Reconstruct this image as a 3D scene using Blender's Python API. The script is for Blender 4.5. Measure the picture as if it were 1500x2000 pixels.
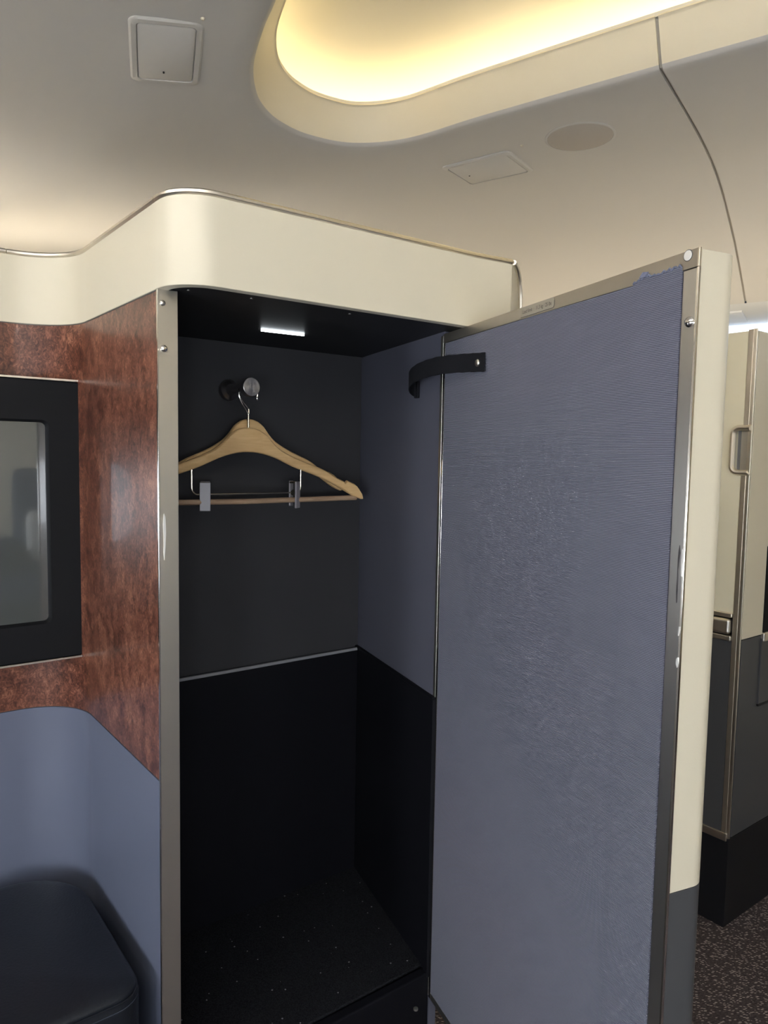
import bpy, bmesh, math, random
from mathutils import Vector, Matrix
random.seed(7)
for o in list(bpy.data.objects): bpy.data.objects.remove(o)
scene = bpy.context.scene
COL = scene.collection
R = math.radians

# ------------------------------------------------------------------ camera
F_PX, PITCH, ROLL, EYE = 1419.25, R(4.455), R(0.997), 1.17
cp, sp, cr, sr = math.cos(PITCH), math.sin(PITCH), math.cos(ROLL), math.sin(ROLL)
A_ = Matrix(((1, 0, 0), (0, -sp, -cp), (0, cp, -sp)))
B_ = Matrix(((cr, -sr, 0), (sr, cr, 0), (0, 0, 1)))
MC = B_ @ A_                       # world -> camera (x right, y down, z forward)
MI = MC.transposed()
cam = bpy.data.cameras.new('camera'); camo = bpy.data.objects.new('camera', cam); COL.objects.link(camo)
cam.sensor_fit = 'VERTICAL'; cam.sensor_height = 24.0; cam.lens = 24.0 * F_PX / 2000.0
cam.clip_start = 0.02; cam.clip_end = 60
r3 = Matrix((MC[0], -MC[1], -MC[2])).transposed()
camo.matrix_world = Matrix.Translation((0, 0, EYE)) @ r3.to_4x4()
scene.camera = camo

# ------------------------------------------------------------------ world, exposure
scene.view_settings.view_transform = 'Standard'; scene.view_settings.look = 'None'
scene.view_settings.gamma = 1.0; scene.view_settings.use_curve_mapping = False
scene.view_settings.exposure = 1.5
wd = bpy.data.worlds.new('world'); scene.world = wd; wd.use_nodes = True
wd.node_tree.nodes['Background'].inputs[0].default_value = (0.75, 0.86, 1.0, 1)
wd.node_tree.nodes['Background'].inputs[1].default_value = .02
COVE_E, WINDOW_E, FILL_E, FARGLOW_E, LED_E = 2.8, 9.0, 28.0, .6, 6.5
UP_FAR, UP_NEAR = 4.7, 14.5

# ------------------------------------------------------------------ photo geometry
a1, a2, a3, a4 = R(52.96), R(-38.07), R(-23.41), R(-55.86)
def D(a): return Vector((math.sin(a), math.cos(a)))
def NR(a): return Vector((math.cos(a), -math.sin(a)))
CAM = Vector((0, 0, EYE))
def ray(px, py): return MI @ Vector(((px - 750) / F_PX, (py - 1000) / F_PX, 1.0))
def onz(px, py, z):
    d = ray(px, py); return CAM + d * ((z - EYE) / d.z)
def onv(px, py, P, a):
    d = ray(px, py); n = NR(a); t = (n.x * P[0] + n.y * P[1]) / (n.x * d.x + n.y * d.y); return CAM + d * t
e1, n1, b2 = D(a1), NR(a1), D(a2)
d3 = -D(a3); o3 = NR(a3)                 # door: from hinge to free end, outward normal
W4, U4 = D(a4), D(a4 + math.pi / 2)
K = Vector((-.054, 1.600)); HG = Vector((.097, 1.252)); P1 = Vector((-.297, .955))
ZF, ZT, ZG, ZFLOOR = 1.379, 1.490, .722, .236
FARC = Vector((.872, 1.743))

# ------------------------------------------------------------------ material helpers
def mat(name, col, rough=.5, metal=0., spec=.5, bump=None, coat=0., emit=None, estr=0.):
    m = bpy.data.materials.new(name); m.use_nodes = True
    nt = m.node_tree; p = nt.nodes['Principled BSDF']
    p.inputs['Base Color'].default_value = (*col, 1); p.inputs['Roughness'].default_value = rough
    p.inputs['Metallic'].default_value = metal; p.inputs['Specular IOR Level'].default_value = spec
    p.inputs['Coat Weight'].default_value = coat
    if emit:
        p.inputs['Emission Color'].default_value = (*emit, 1); p.inputs['Emission Strength'].default_value = estr
    if bump:
        sc, st, det = bump
        tc = nt.nodes.new('ShaderNodeTexCoord'); n = nt.nodes.new('ShaderNodeTexNoise'); b = nt.nodes.new('ShaderNodeBump')
        n.inputs['Scale'].default_value = sc; n.inputs['Detail'].default_value = det
        b.inputs['Strength'].default_value = st; b.inputs['Distance'].default_value = .001
        nt.links.new(tc.outputs['Object'], n.inputs['Vector']); nt.links.new(n.outputs[0], b.inputs['Height'])
        nt.links.new(b.outputs[0], p.inputs['Normal'])
    return m
def nodes(m): return m.node_tree, m.node_tree.nodes['Principled BSDF']
def ramp(nt, pts):
    r = nt.nodes.new('ShaderNodeValToRGB'); e = r.color_ramp.elements
    while len(e) < len(pts): e.new(.5)
    for x, (p, c) in zip(e, pts): x.position = p; x.color = (*c, 1)
    return r
def mapping(nt, scale, rotz=0., coord='Object'):
    tc = nt.nodes.new('ShaderNodeTexCoord'); mp = nt.nodes.new('ShaderNodeMapping')
    mp.inputs['Scale'].default_value = scale; mp.inputs['Rotation'].default_value = (0, 0, rotz)
    nt.links.new(tc.outputs[coord], mp.inputs['Vector']); return mp

M = {}
M['cream'] = mat('cream_laminate', (.66, .60, .46), .34, bump=(900, .06, 2))
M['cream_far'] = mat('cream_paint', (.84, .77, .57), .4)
M['ceil'] = mat('ceiling_plastic', (.625, .605, .575), .55, bump=(1200, .05, 2))
M['lip'] = mat('cove_lip_plastic', (.86, .78, .60), .5)  # ceiling plastic made lighter and warmer, the dome's glow put into its colour
M['cove'] = mat('cove_plastic', (.78, .74, .64), .5)
M['white'] = mat('white_plastic', (.72, .73, .74), .4)
M['hatch'] = mat('hatch_plastic', (.62, .60, .565), .5)
M['grille'] = mat('speaker_grille', (.54, .495, .445), .7, bump=(700, .4, 1))
M['hole'] = mat('black_hole', (.02, .02, .02), .8)
M['gap'] = mat('panel_gap', (.10, .095, .085), .8)
M['gasket'] = mat('seam_gasket', (.42, .39, .34), .8)
M['silver'] = mat('brushed_aluminium', (.70, .66, .59), .36, 1., bump=(300, .05, 3))
M['rail'] = mat('dull_rail_metal', (.46, .42, .36), .40, 1., bump=(300, .05, 3))  # same aluminium darkened; its dark reflection is put into the colour
M['champagne'] = mat('champagne_metal', (.82, .76, .66), .32, 1.)
M['strip'] = mat('satin_strip_metal', (.62, .56, .47), .42, 1.)
M['siderail'] = mat('side_rail_metal', (.55, .53, .50), .36, 1., bump=(300, .05, 3))
M['chrome'] = mat('chrome', (.75, .72, .68), .12, 1.)
M['hookmetal'] = mat('dark_turned_metal', (.52, .49, .48), .28, 1.)
M['wire'] = mat('hanger_wire', (.70, .62, .50), .22, 1.)
M['clip'] = mat('grey_clip_plastic', (.30, .28, .30), .35)
M['black'] = mat('black_panel', (.005, .005, .007), .6, spec=.15)
M['soffit'] = mat('black_soffit', (.016, .016, .017), .45, spec=.3)
M['back'] = mat('charcoal_lining', (.040, .039, .042), .75, spec=.2, bump=(1500, .15, 2))
M['side'] = mat('slate_lining', (.088, .088, .112), .85, spec=.15, bump=(1500, .2, 2))
M['edge_grey'] = mat('grey_edge', (.25, .25, .26), .4)
M['lower'] = mat('slate_blue_laminate', (.130, .143, .195), .36, bump=(900, .05, 2))
M['leather'] = mat('navy_leather', (.009, .011, .016), .38, bump=(260, .35, 4))
M['stitch'] = mat('dark_thread', (.03, .035, .05), .8)
M['bezel'] = mat('black_bezel', (.008, .008, .009), .5, spec=.15, bump=(1500, .1, 1))
M['screen'] = mat('screen_glass', (.075, .080, .075), .04, spec=.9, coat=1.)
M['dgrey'] = mat('charcoal_panel', (.060, .060, .063), .5)
M['kick'] = mat('black_kick', (.010, .010, .012), .45, spec=.35)
M['strap'] = mat('black_webbing', (.012, .012, .014), .9, spec=.1, bump=(900, .5, 2))
M['label'] = mat('label_film', (.40, .36, .29), .4, .5)
M['ink'] = mat('label_ink', (.03, .028, .025), .6)
M['scuff'] = mat('bare_metal_scuff', (.80, .78, .74), .35, .4)
M['gouge'] = mat('dark_gouge', (.10, .09, .09), .5, .6)
M['led'] = mat('led', (1, 1, 1), .5, emit=(.88, .96, 1.), estr=LED_E)
M['covelight'] = mat('cove_lamp', (1, 1, 1), .5, emit=(1., .81, .44), estr=COVE_E)
M['pane'] = mat('window_daylight', (1, 1, 1), .5, emit=(.84, .91, 1.), estr=WINDOW_E)
M['wash'] = mat('wash_lamp', (1, 1, 1), .5, emit=(1., .95, .88), estr=FILL_E)
M['upfar'] = mat('warm_uplight', (1, 1, 1), .5, emit=(1., .90, .75), estr=UP_FAR)
M['upnear'] = mat('neutral_uplight', (1, 1, 1), .5, emit=(1., .93, .83), estr=UP_NEAR)
M['farwash'] = mat('cool_wash_lamp', (1, 1, 1), .5, emit=(.56, .74, 1.), estr=FARGLOW_E)
M['seat'] = mat('navy_seat_fabric', (.03, .04, .085), .8)
M['pillow'] = mat('white_cotton', (.75, .74, .72), .9)

def burl():
    m = mat('burl_veneer', (.2, .08, .05), .30, spec=.5, coat=.12); nt, p = nodes(m); L = nt.links.new
    mp = mapping(nt, (1.25, 1.25, .95)); n1_ = nt.nodes.new('ShaderNodeTexNoise')
    n1_.inputs['Scale'].default_value = 34; n1_.inputs['Detail'].default_value = 6; n1_.inputs['Roughness'].default_value = .6; n1_.inputs['Distortion'].default_value = .9
    L(mp.outputs[0], n1_.inputs['Vector'])
    n2 = nt.nodes.new('ShaderNodeTexNoise'); n2.inputs['Scale'].default_value = 120; n2.inputs['Detail'].default_value = 4; n2.inputs['Distortion'].default_value = 1.8
    L(mp.outputs[0], n2.inputs['Vector'])
    n3 = nt.nodes.new('ShaderNodeTexNoise'); n3.inputs['Scale'].default_value = 9; n3.inputs['Detail'].default_value = 2
    L(mp.outputs[0], n3.inputs['Vector'])
    mx = nt.nodes.new('ShaderNodeMix'); mx.data_type = 'FLOAT'; mx.inputs[0].default_value = .5
    L(n1_.outputs[0], mx.inputs[2]); L(n2.outputs[0], mx.inputs[3])
    mx2 = nt.nodes.new('ShaderNodeMix'); mx2.data_type = 'FLOAT'; mx2.inputs[0].default_value = .18
    L(mx.outputs[0], mx2.inputs[2]); L(n3.outputs[0], mx2.inputs[3])
    r = ramp(nt, [(.38, (.040, .014, .009)), (.455, (.090, .031, .019)), (.515, (.150, .053, .032)), (.575, (.235, .095, .055)), (.66, (.36, .165, .095))])
    L(mx2.outputs[0], r.inputs[0]); L(r.outputs[0], p.inputs['Base Color'])
    return m
M['burl'] = burl()

def rib_fabric(name, c0, c1):
    m = mat(name, c0, .85, spec=.2); nt, p = nodes(m); L = nt.links.new
    p.inputs['Sheen Weight'].default_value = .12
    mp = mapping(nt, (1, 1, 1)); w = nt.nodes.new('ShaderNodeTexWave'); w.wave_type = 'BANDS'; w.bands_direction = 'Z'
    w.inputs['Scale'].default_value = 165; w.inputs['Distortion'].default_value = .35; w.inputs['Detail'].default_value = 1; w.inputs['Detail Scale'].default_value = 6
    L(mp.outputs[0], w.inputs['Vector'])
    r = ramp(nt, [(.1, c0), (.8, c1)]); L(w.outputs['Fac'], r.inputs[0]); L(r.outputs[0], p.inputs['Base Color'])
    b = nt.nodes.new('ShaderNodeBump'); b.inputs['Strength'].default_value = .6; b.inputs['Distance'].default_value = .0012
    L(w.outputs['Fac'], b.inputs['Height']); L(b.outputs[0], p.inputs['Normal'])
    return m
M['fabric'] = rib_fabric('ribbed_blue_grey_fabric', (.084, .086, .116), (.180, .183, .232))
M['fray'] = mat('frayed_fabric', (.17, .18, .24), .95, spec=.1, bump=(500, 1., 3))

def wood(name, ca, cb):
    m = mat(name, ca, .42); nt, p = nodes(m); L = nt.links.new
    mp = mapping(nt, (7, 7, 75)); n = nt.nodes.new('ShaderNodeTexNoise'); n.inputs['Scale'].default_value = 3; n.inputs['Detail'].default_value = 6; n.inputs['Distortion'].default_value = .8
    L(mp.outputs[0], n.inputs['Vector']); r = ramp(nt, [(.35, ca), (.68, cb)]); L(n.outputs[0], r.inputs[0]); L(r.outputs[0], p.inputs['Base Color'])
    return m
M['wood'] = wood('varnished_beech', (.66, .42, .19), (.74, .50, .24))
M['rodwood'] = wood('dull_beech_rod', (.34, .22, .14), (.46, .32, .21))

def carpet(name, base, fleck, scale, thr, stretch, rot):
    m = mat(name, base, .95, spec=.05); nt, p = nodes(m); L = nt.links.new
    mp = mapping(nt, (stretch, 1, 1), rot); v = nt.nodes.new('ShaderNodeTexVoronoi'); v.inputs['Scale'].default_value = scale
    L(mp.outputs[0], v.inputs['Vector'])
    sep = nt.nodes.new('ShaderNodeSeparateColor'); L(v.outputs['Color'], sep.inputs[0])
    gt = nt.nodes.new('ShaderNodeMath'); gt.operation = 'GREATER_THAN'; gt.inputs[1].default_value = thr; L(sep.outputs[0], gt.inputs[0])
    lt = nt.nodes.new('ShaderNodeMath'); lt.operation = 'LESS_THAN'; lt.inputs[1].default_value = .42; L(v.outputs['Distance'], lt.inputs[0])
    mu = nt.nodes.new('ShaderNodeMath'); mu.operation = 'MULTIPLY'; L(gt.outputs[0], mu.inputs[0]); L(lt.outputs[0], mu.inputs[1])
    nz = nt.nodes.new('ShaderNodeTexNoise'); nz.inputs['Scale'].default_value = 420; nz.inputs['Detail'].default_value = 3; L(mp.outputs[0], nz.inputs['Vector'])
    r = ramp(nt, [(.3, tuple(c * .5 for c in base)), (.7, tuple(c * 1.5 for c in base))]); L(nz.outputs[0], r.inputs[0])
    mx = nt.nodes.new('ShaderNodeMix'); mx.data_type = 'RGBA'; L(mu.outputs[0], mx.inputs[0]); L(r.outputs[0], mx.inputs[6]); mx.inputs[7].default_value = (*fleck, 1)
    L(mx.outputs[2], p.inputs['Base Color'])
    b = nt.nodes.new('ShaderNodeBump'); b.inputs['Strength'].default_value = .8; b.inputs['Distance'].default_value = .003
    L(nz.outputs[0], b.inputs['Height']); L(b.outputs[0], p.inputs['Normal'])
    return m
M['aisle_carpet'] = carpet('flecked_aisle_carpet', (.075, .062, .066), (.38, .33, .31), 330, .62, .40, R(35))
M['closet_carpet'] = carpet('closet_carpet', (.016, .016, .018), (.24, .24, .25), 260, .993, 1., 0)

# ------------------------------------------------------------------ mesh helpers
def V3(p2, z): return Vector((p2[0], p2[1], z))
class MB:
    def __init__(s): s.v = []; s.f = []
    def add(s, vs, fs):
        o = len(s.v); s.v += [Vector(v) for v in vs]; s.f += [tuple(i + o for i in f) for f in fs]; return s
    def prism(s, poly, z0, z1):
        n = len(poly)
        z0f = z0 if callable(z0) else (lambda p: z0); z1f = z1 if callable(z1) else (lambda p: z1)
        vs = [V3(p, z0f(p)) for p in poly] + [V3(p, z1f(p)) for p in poly]
        return s.add(vs, [tuple(range(n))[::-1], tuple(range(n, 2 * n))] + [(i, (i + 1) % n, n + (i + 1) % n, n + i) for i in range(n)])
    def box(s, o, ex, ey, ez):          # corner + three edge vectors
        o, ex, ey, ez = map(Vector, (o, ex, ey, ez)); q = [o, o + ex, o + ex + ey, o + ey]
        return s.add(q + [p + ez for p in q], [(3, 2, 1, 0), (4, 5, 6, 7), (0, 1, 5, 4), (1, 2, 6, 5), (2, 3, 7, 6), (3, 0, 4, 7)])
    def loft(s, rings, closed=True, cap=True):
        n = len(rings[0]); vs = [p for r in rings for p in r]; fs = []
        for j in range(len(rings) - 1):
            for i in range(n if closed else n - 1):
                a, b = j * n + i, j * n + (i + 1) % n; fs.append((a, b, b + n, a + n))
        if cap and closed: fs += [tuple(range(n))[::-1], tuple(range((len(rings) - 1) * n, len(rings) * n))]
        return s.add(vs, fs)
    def tube(s, pts, r, k=8, flat=1.0, up=None):
        pts = [Vector(p) for p in pts]; rings = []; prev = None
        for i, p in enumerate(pts):
            t = (pts[min(i + 1, len(pts) - 1)] - pts[max(i - 1, 0)]).normalized()
            if prev is None:
                ref = Vector(up) if up else (Vector((0, 0, 1)) if abs(t.z) < .9 else Vector((1, 0, 0)))
            else: ref = prev
            x = (ref - t * ref.dot(t)).normalized(); y = t.cross(x); prev = x
            rr = r[i] if isinstance(r, (list, tuple)) else r
            rings.append([p + (x * math.cos(2 * math.pi * j / k) * flat + y * math.sin(2 * math.pi * j / k)) * rr for j in range(k)])
        return s.loft(rings)
    def lathe(s, o, ax, prof, k=32):    # prof: (height, radius)
        o = Vector(o); ax = Vector(ax).normalized(); x = ax.orthogonal().normalized(); y = ax.cross(x)
        return s.loft([[o + ax * h + (x * math.cos(2 * math.pi * j / k) + y * math.sin(2 * math.pi * j / k)) * max(r, 1e-5) for j in range(k)] for h, r in prof])
    def strip(s, path, z0, z1, th):     # vertical slab along an open plan path, thickness to the left of travel (negative = right)
        q = offset(path, th); n = len(path); z0f = z0 if callable(z0) else (lambda i: z0); z1f = z1 if callable(z1) else (lambda i: z1)
        rings = [[V3(path[i], z0f(i)), V3(path[i], z1f(i)), V3(q[i], z1f(i)), V3(q[i], z0f(i))] for i in range(n)]
        return s.loft(rings)
def offset(path, d):
    out = []; n = len(path)
    for i, p in enumerate(path):
        ns = []
        if i > 0: t = (Vector(path[i]) - Vector(path[i - 1])).normalized(); ns.append(Vector((-t.y, t.x)))
        if i < n - 1: t = (Vector(path[i + 1]) - Vector(path[i])).normalized(); ns.append(Vector((-t.y, t.x)))
        m = sum(ns, Vector((0, 0))).normalized(); m = m / max(.4, m.dot(ns[0])); out.append(Vector(p) + m * d)
    return out
def fillet(P, C, Q, r, k=12):
    P, C, Q = Vector(P), Vector(C), Vector(Q); u = (P - C).normalized(); v = (Q - C).normalized()
    ang = math.acos(max(-1, min(1, u.dot(v)))); t = r / math.tan(ang / 2); A, B = C + u * t, C + v * t
    ctr = C + (u + v).normalized() * (r / math.sin(ang / 2)); a0 = A - ctr; b0 = B - ctr
    th = math.atan2(a0.x * b0.y - a0.y * b0.x, a0.dot(b0)); out = []
    for i in range(k + 1):
        a = th * i / k; out.append(ctr + Vector((a0.x * math.cos(a) - a0.y * math.sin(a), a0.x * math.sin(a) + a0.y * math.cos(a))))
    return out
def round_poly(poly, rs, k=8):
    n = len(poly); out = []
    for i in range(n):
        r = rs[i] if isinstance(rs, (list, tuple)) else rs
        if r <= 0: out.append(Vector(poly[i]))
        else: out += fillet(poly[i - 1], poly[i], poly[(i + 1) % n], r, k)
    return out
def bezier(pts, n=8):                    # Catmull-Rom through points
    pts = [Vector(p) for p in pts]; out = []
    for i in range(len(pts) - 1):
        p0, p1, p2, p3 = pts[max(i - 1, 0)], pts[i], pts[i + 1], pts[min(i + 2, len(pts) - 1)]
        for j in range(n):
            t = j / n; out.append(.5 * ((2 * p1) + (p2 - p0) * t + (2 * p0 - 5 * p1 + 4 * p2 - p3) * t * t + (3 * p1 - p0 - 3 * p2 + p3) * t ** 3))
    out.append(pts[-1]); return out

ORG = {}
def link(name, mb, material, parent=None, bevel=0., smooth=True, seg=2, ang=35, kind=None, label=None):
    """one mesh object; vertices are given in world space and re-based on the parent's origin"""
    me = bpy.data.meshes.new(name)
    if parent is not None: org = ORG[parent.name]
    else:
        xs = [v.x for v in mb.v]; ys = [v.y for v in mb.v]; zs = [v.z for v in mb.v]
        org = Vector(((min(xs) + max(xs)) / 2, (min(ys) + max(ys)) / 2, min(zs)))
    me.from_pydata([tuple(v - org) for v in mb.v], [], mb.f); me.validate(); me.update()
    bm = bmesh.new(); bm.from_mesh(me); bmesh.ops.recalc_face_normals(bm, faces=bm.faces); bm.to_mesh(me); bm.free()
    if smooth:
        for p in me.polygons: p.use_smooth = True
        me.set_sharp_from_angle(angle=R(ang))
    me.materials.append(M[material] if isinstance(material, str) else material)
    o = bpy.data.objects.new(name, me); COL.objects.link(o)
    if parent is not None: o.parent = parent
    else: o.location = org
    ORG[o.name] = org
    if bevel:
        b = o.modifiers.new('bevel', 'BEVEL'); b.width = bevel; b.segments = seg; b.limit_method = 'ANGLE'; b.angle_limit = R(40); b.harden_normals = True
    if kind: o['kind'] = kind
    if label: o['label'] = label
    return o
def thing(name, loc, label=None, cat=None, group=None, kind=None):
    o = bpy.data.objects.new(name, None); COL.objects.link(o); o.location = loc; o.empty_display_size = .05; ORG[o.name] = Vector(loc)
    if kind: o['kind'] = kind
    if label: o['label'] = label
    if cat: o['category'] = cat
    if group: o['group'] = group
    return o
def tag(o, label, cat, group=None):
    o['label'] = label; o['category'] = cat
    if group: o['group'] = group
    return o
def wu(w, u): return W4 * w + U4 * u
def X(v2, z=0.): return Vector((v2[0], v2[1], z))

# ================================================================== SHELL OF THE CABIN
W_LO, W_HI, U_LO, U_HI = -3.4, 6.0, -.80, 3.66
PROF = [(-.80, 1.80), (-.5, 1.98), (-.1, 2.10), (.4, 2.165), (1.0, 2.195), (1.6, 2.2), (2.07, 2.2), (2.36, 2.208), (2.63, 2.208), (2.87, 2.188), (3.16, 2.109), (3.38, 2.022), (3.66, 1.880)]
def lerp_prof(u):
    if u <= PROF[0][0]: return PROF[0][1]
    for i in range(len(PROF) - 1):
        (x0, z0), (x1, z1) = PROF[i], PROF[i + 1]
        if u <= x1:
            def sl(k):
                k = max(0, min(len(PROF) - 2, k)); return (PROF[k + 1][1] - PROF[k][1]) / (PROF[k + 1][0] - PROF[k][0])
            m0 = (sl(i - 1) + sl(i)) / 2; m1 = (sl(i) + sl(i + 1)) / 2; h = x1 - x0; t = (u - x0) / h
            return (2 * t ** 3 - 3 * t * t + 1) * z0 + (t ** 3 - 2 * t * t + t) * h * m0 + (-2 * t ** 3 + 3 * t * t) * z1 + (t ** 3 - t * t) * h * m1
    return PROF[-1][1]
def zc(w, u):
    t = max(0., min(1., (w - 1.25) / 1.3)); s = max(0., min(1., (2.3 - u) / .9))
    return lerp_prof(u) - .17 * (t * t * (3 - 2 * t)) * s
def onceil(px, py):
    d = ray(px, py); t = .3
    while t < 9:
        p = CAM + d * t; q = Vector((p.x, p.y)); w, u = q.dot(W4), q.dot(U4)
        if p.z >= zc(w, u): return w, u, p.z
        t += .002
    return None

floor = link('floor', MB().prism([wu(W_LO, -.85), wu(W_HI, -.85), wu(W_HI, 4.4), wu(W_LO, 4.4)], -.05, 0), 'aisle_carpet', kind='structure')
# cove outline in (w, u), traced along the ceiling
op = [onceil(*p)[:2] for p in [(530, 0), (505, 60), (486, 130), (490, 180), (506, 214), (540, 245), (600, 272), (690, 288), (800, 278), (950, 234)]]
op = [(op[0][0] - .55, 1.03), (op[0][0] - .26, 1.10)] + op
op += [(.55, 2.068), (0, 2.065), (-.8, 2.065), (-1.5, 2.05), (-1.85, 1.93), (-2.0, 1.6), (-1.9, 1.2), (-1.6, 1.04), (-.9, 1.0), (-.1, 1.0)]
lp = [Vector(p) for p in op]; outl = []
n = len(lp)
for i in range(n):
    p0, p1, p2, p3 = lp[i - 1], lp[i], lp[(i + 1) % n], lp[(i + 2) % n]
    for j in range(8):
        t = j / 8; outl.append(.5 * ((2 * p1) + (p2 - p0) * t + (2 * p0 - 5 * p1 + 4 * p2 - p3) * t * t + (3 * p1 - p0 - 3 * p2 + p3) * t ** 3))
def inset(poly, d):
    n = len(poly); out = []
    ar = sum(poly[i].x * poly[(i + 1) % n].y - poly[(i + 1) % n].x * poly[i].y for i in range(n)); sg = 1 if ar > 0 else -1
    for i in range(n):
        t = (poly[(i + 1) % n] - poly[i - 1]).normalized(); out.append(poly[i] + Vector((-t.y, t.x)) * d * sg)
    return out
CTR = Vector((0., 1.55))
def to_rect(p):
    d = p - CTR; ks = []
    if d.x > 1e-6: ks.append((W_HI - CTR.x) / d.x)
    if d.x < -1e-6: ks.append((W_LO - CTR.x) / d.x)
    if d.y > 1e-6: ks.append((U_HI - CTR.y) / d.y)
    if d.y < -1e-6: ks.append((U_LO - CTR.y) / d.y)
    return CTR + d * min(ks)
def cring(pts, dz=0., zfn=None):
    return [V3(wu(p.x, p.y), (zc(p.x, p.y) if zfn is None else zfn(p)) + dz) for p in pts]
rings = []
for t in [1, .93, .86, .79, .72, .65, .58, .51, .44, .37, .30, .24, .18, .13, .09, .06, .035, .015]:
    rings.append(cring([p.lerp(to_rect(p), t) for p in outl]))
for d, z in [(.0, .0), (.006, .003), (.013, .010), (.022, .022), (.045, .061), (.066, .096), (.069, .100), (.074, .102)]:
    rings.append(cring(inset(outl, d), z))
NR_ = 18
cm = MB().loft(rings[:NR_ + 3], cap=False)
rim_m = MB().loft(rings[NR_ + 2:], cap=False)
def split_ceiling(mb, lo, hi, name, m='ceil', parent=None):
    bm = bmesh.new(); vs = [bm.verts.new(v) for v in mb.v]; bm.verts.ensure_lookup_table()
    for f in mb.f: bm.faces.new([vs[i] for i in f])
    for w, keep in ((lo, 1), (hi, -1)):
        if w is None: continue
        bmesh.ops.bisect_plane(bm, geom=bm.verts[:] + bm.edges[:] + bm.faces[:], plane_co=X(W4 * w), plane_no=X(W4) * keep, clear_inner=True)
    bm.verts.index_update(); out = MB().add([v.co.copy() for v in bm.verts], [tuple(v.index for v in f.verts) for f in bm.faces]); bm.free()
    o = link(name, out, m, parent, kind=None if parent else 'structure', ang=60)
    s = o.modifiers.new('thickness', 'SOLIDIFY'); s.thickness = .012; s.offset = 1.
    # thickness must grow upwards, away from the cabin
    up = sum(p.normal.z * p.area for p in o.data.polygons)
    if up < 0: o.data.flip_normals()
    es = o.modifiers.new('edges', 'EDGE_SPLIT'); es.split_angle = R(50); es.use_edge_sharp = False
    return o
SEAM = .538
ceil_a = split_ceiling(cm, SEAM + .0042, None, 'ceiling')
ceil_b = split_ceiling(cm, None, SEAM - .0042, 'ceiling')
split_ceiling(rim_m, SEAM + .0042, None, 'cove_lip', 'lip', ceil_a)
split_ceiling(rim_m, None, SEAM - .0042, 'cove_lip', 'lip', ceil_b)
# dark backing strip that shows in the seam between the two ceiling panels
bk = MB(); us = [1.99, 2.0, 2.04, 2.07] + [2.07 + .08 * i for i in range(1, 20)]
prof = [(2.006, .092), (2.068, .004)] + [(2.07 + .0795 * i, .006) for i in range(1, 21)]
bk.loft([[V3(wu(SEAM + s, u), zc(SEAM, u) + dz + k) for s, k in ((-.03, .0035), (.03, .0035), (.03, .02), (-.03, .02))] for u, dz in prof])
link('seam_gasket', bk, 'gasket', ceil_a)
# trough, dome and lamp of the cove
zi = 2.2
flat = lambda p: zc(p.x, p.y)
tro = MB().loft([cring(inset(outl, .072), .102), cring(inset(outl, .072), .114), cring(inset(outl, .062), .112), cring(inset(outl, -.03), .108), cring(inset(outl, -.03), .15)], cap=False)
o = link('cove_trough', tro, 'cove', ceil_a)
dome_r = []
for t, h in [(0, .15), (.02, .172), (.06, .196), (.12, .216), (.2, .232), (.32, .246), (.5, .258), (.7, .265), (.9, .268), (.995, .268)]:
    base = inset(outl, -.03); dome_r.append([V3(wu(q.x, q.y), 2.19 + h) if t > .05 else V3(wu(q.x, q.y), zc(p.x, p.y) * (1 - t / .06) + 2.19 * (t / .06) + h) for p, q in zip(base, [p.lerp(Vector((max(-1.2, min(.9, p.x * .8)), 1.5)), t) for p in base])])
link('cove_dome', MB().loft(dome_r, cap=False), 'cove', ceil_a)
link('cove_lamp', MB().loft([cring(inset(outl, .020), .1115), cring(inset(outl, .020), .122), cring(inset(outl, .002), .122), cring(inset(outl, .002), .1115)], cap=False), 'covelight', ceil_a)

# far window side: ledge, service units, side wall
wr = MB(); ledge = [(3.66, 1.880), (3.70, 1.862), (4.02, 1.835), (4.06, 1.80), (4.10, 1.6), (4.22, 1.1), (4.26, .6), (4.22, 0)]
wr.loft([[V3(wu(w, u), z) for u, z in ledge] for w in (W_LO, W_HI)], closed=False)
wall_r = link('wall_right', wr, 'white', kind='structure')
def ledge_box(name, w0, w1, u0, u1, d, m, lip=.004):
    z = lambda u: 1.862 - (u - 3.70) * .0844
    mb = MB().add([V3(wu(w, u), z(u) + k) for k in (.004, -d) for w, u in ((w0, u0), (w1, u0), (w1, u1), (w0, u1))], [(0, 1, 2, 3), (4, 7, 6, 5), (0, 4, 5, 1), (1, 5, 6, 2), (2, 6, 7, 3), (3, 7, 4, 0)])
    return link(name, mb, m, wall_r, bevel=.002)
ledge_box('service_panel', .56, 1.4, 3.72, 3.90, .008, 'white')
ledge_box('service_panel', -.6, .36, 3.72, 3.90, .008, 'white')
ledge_box('vent_slot', .78, 1.2, 3.75, 3.80, .012, 'gap')
ledge_box('vent_slot', .02, .28, 3.75, 3.82, .012, 'gap')
link('wash_lamp', MB().tube([V3(wu(-3, 4.02), 1.815), V3(wu(5.6, 4.02), 1.815)], .045, 12), 'farwash', wall_r)  # added tube; its glow stands in for the bright bluish side wall
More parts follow.
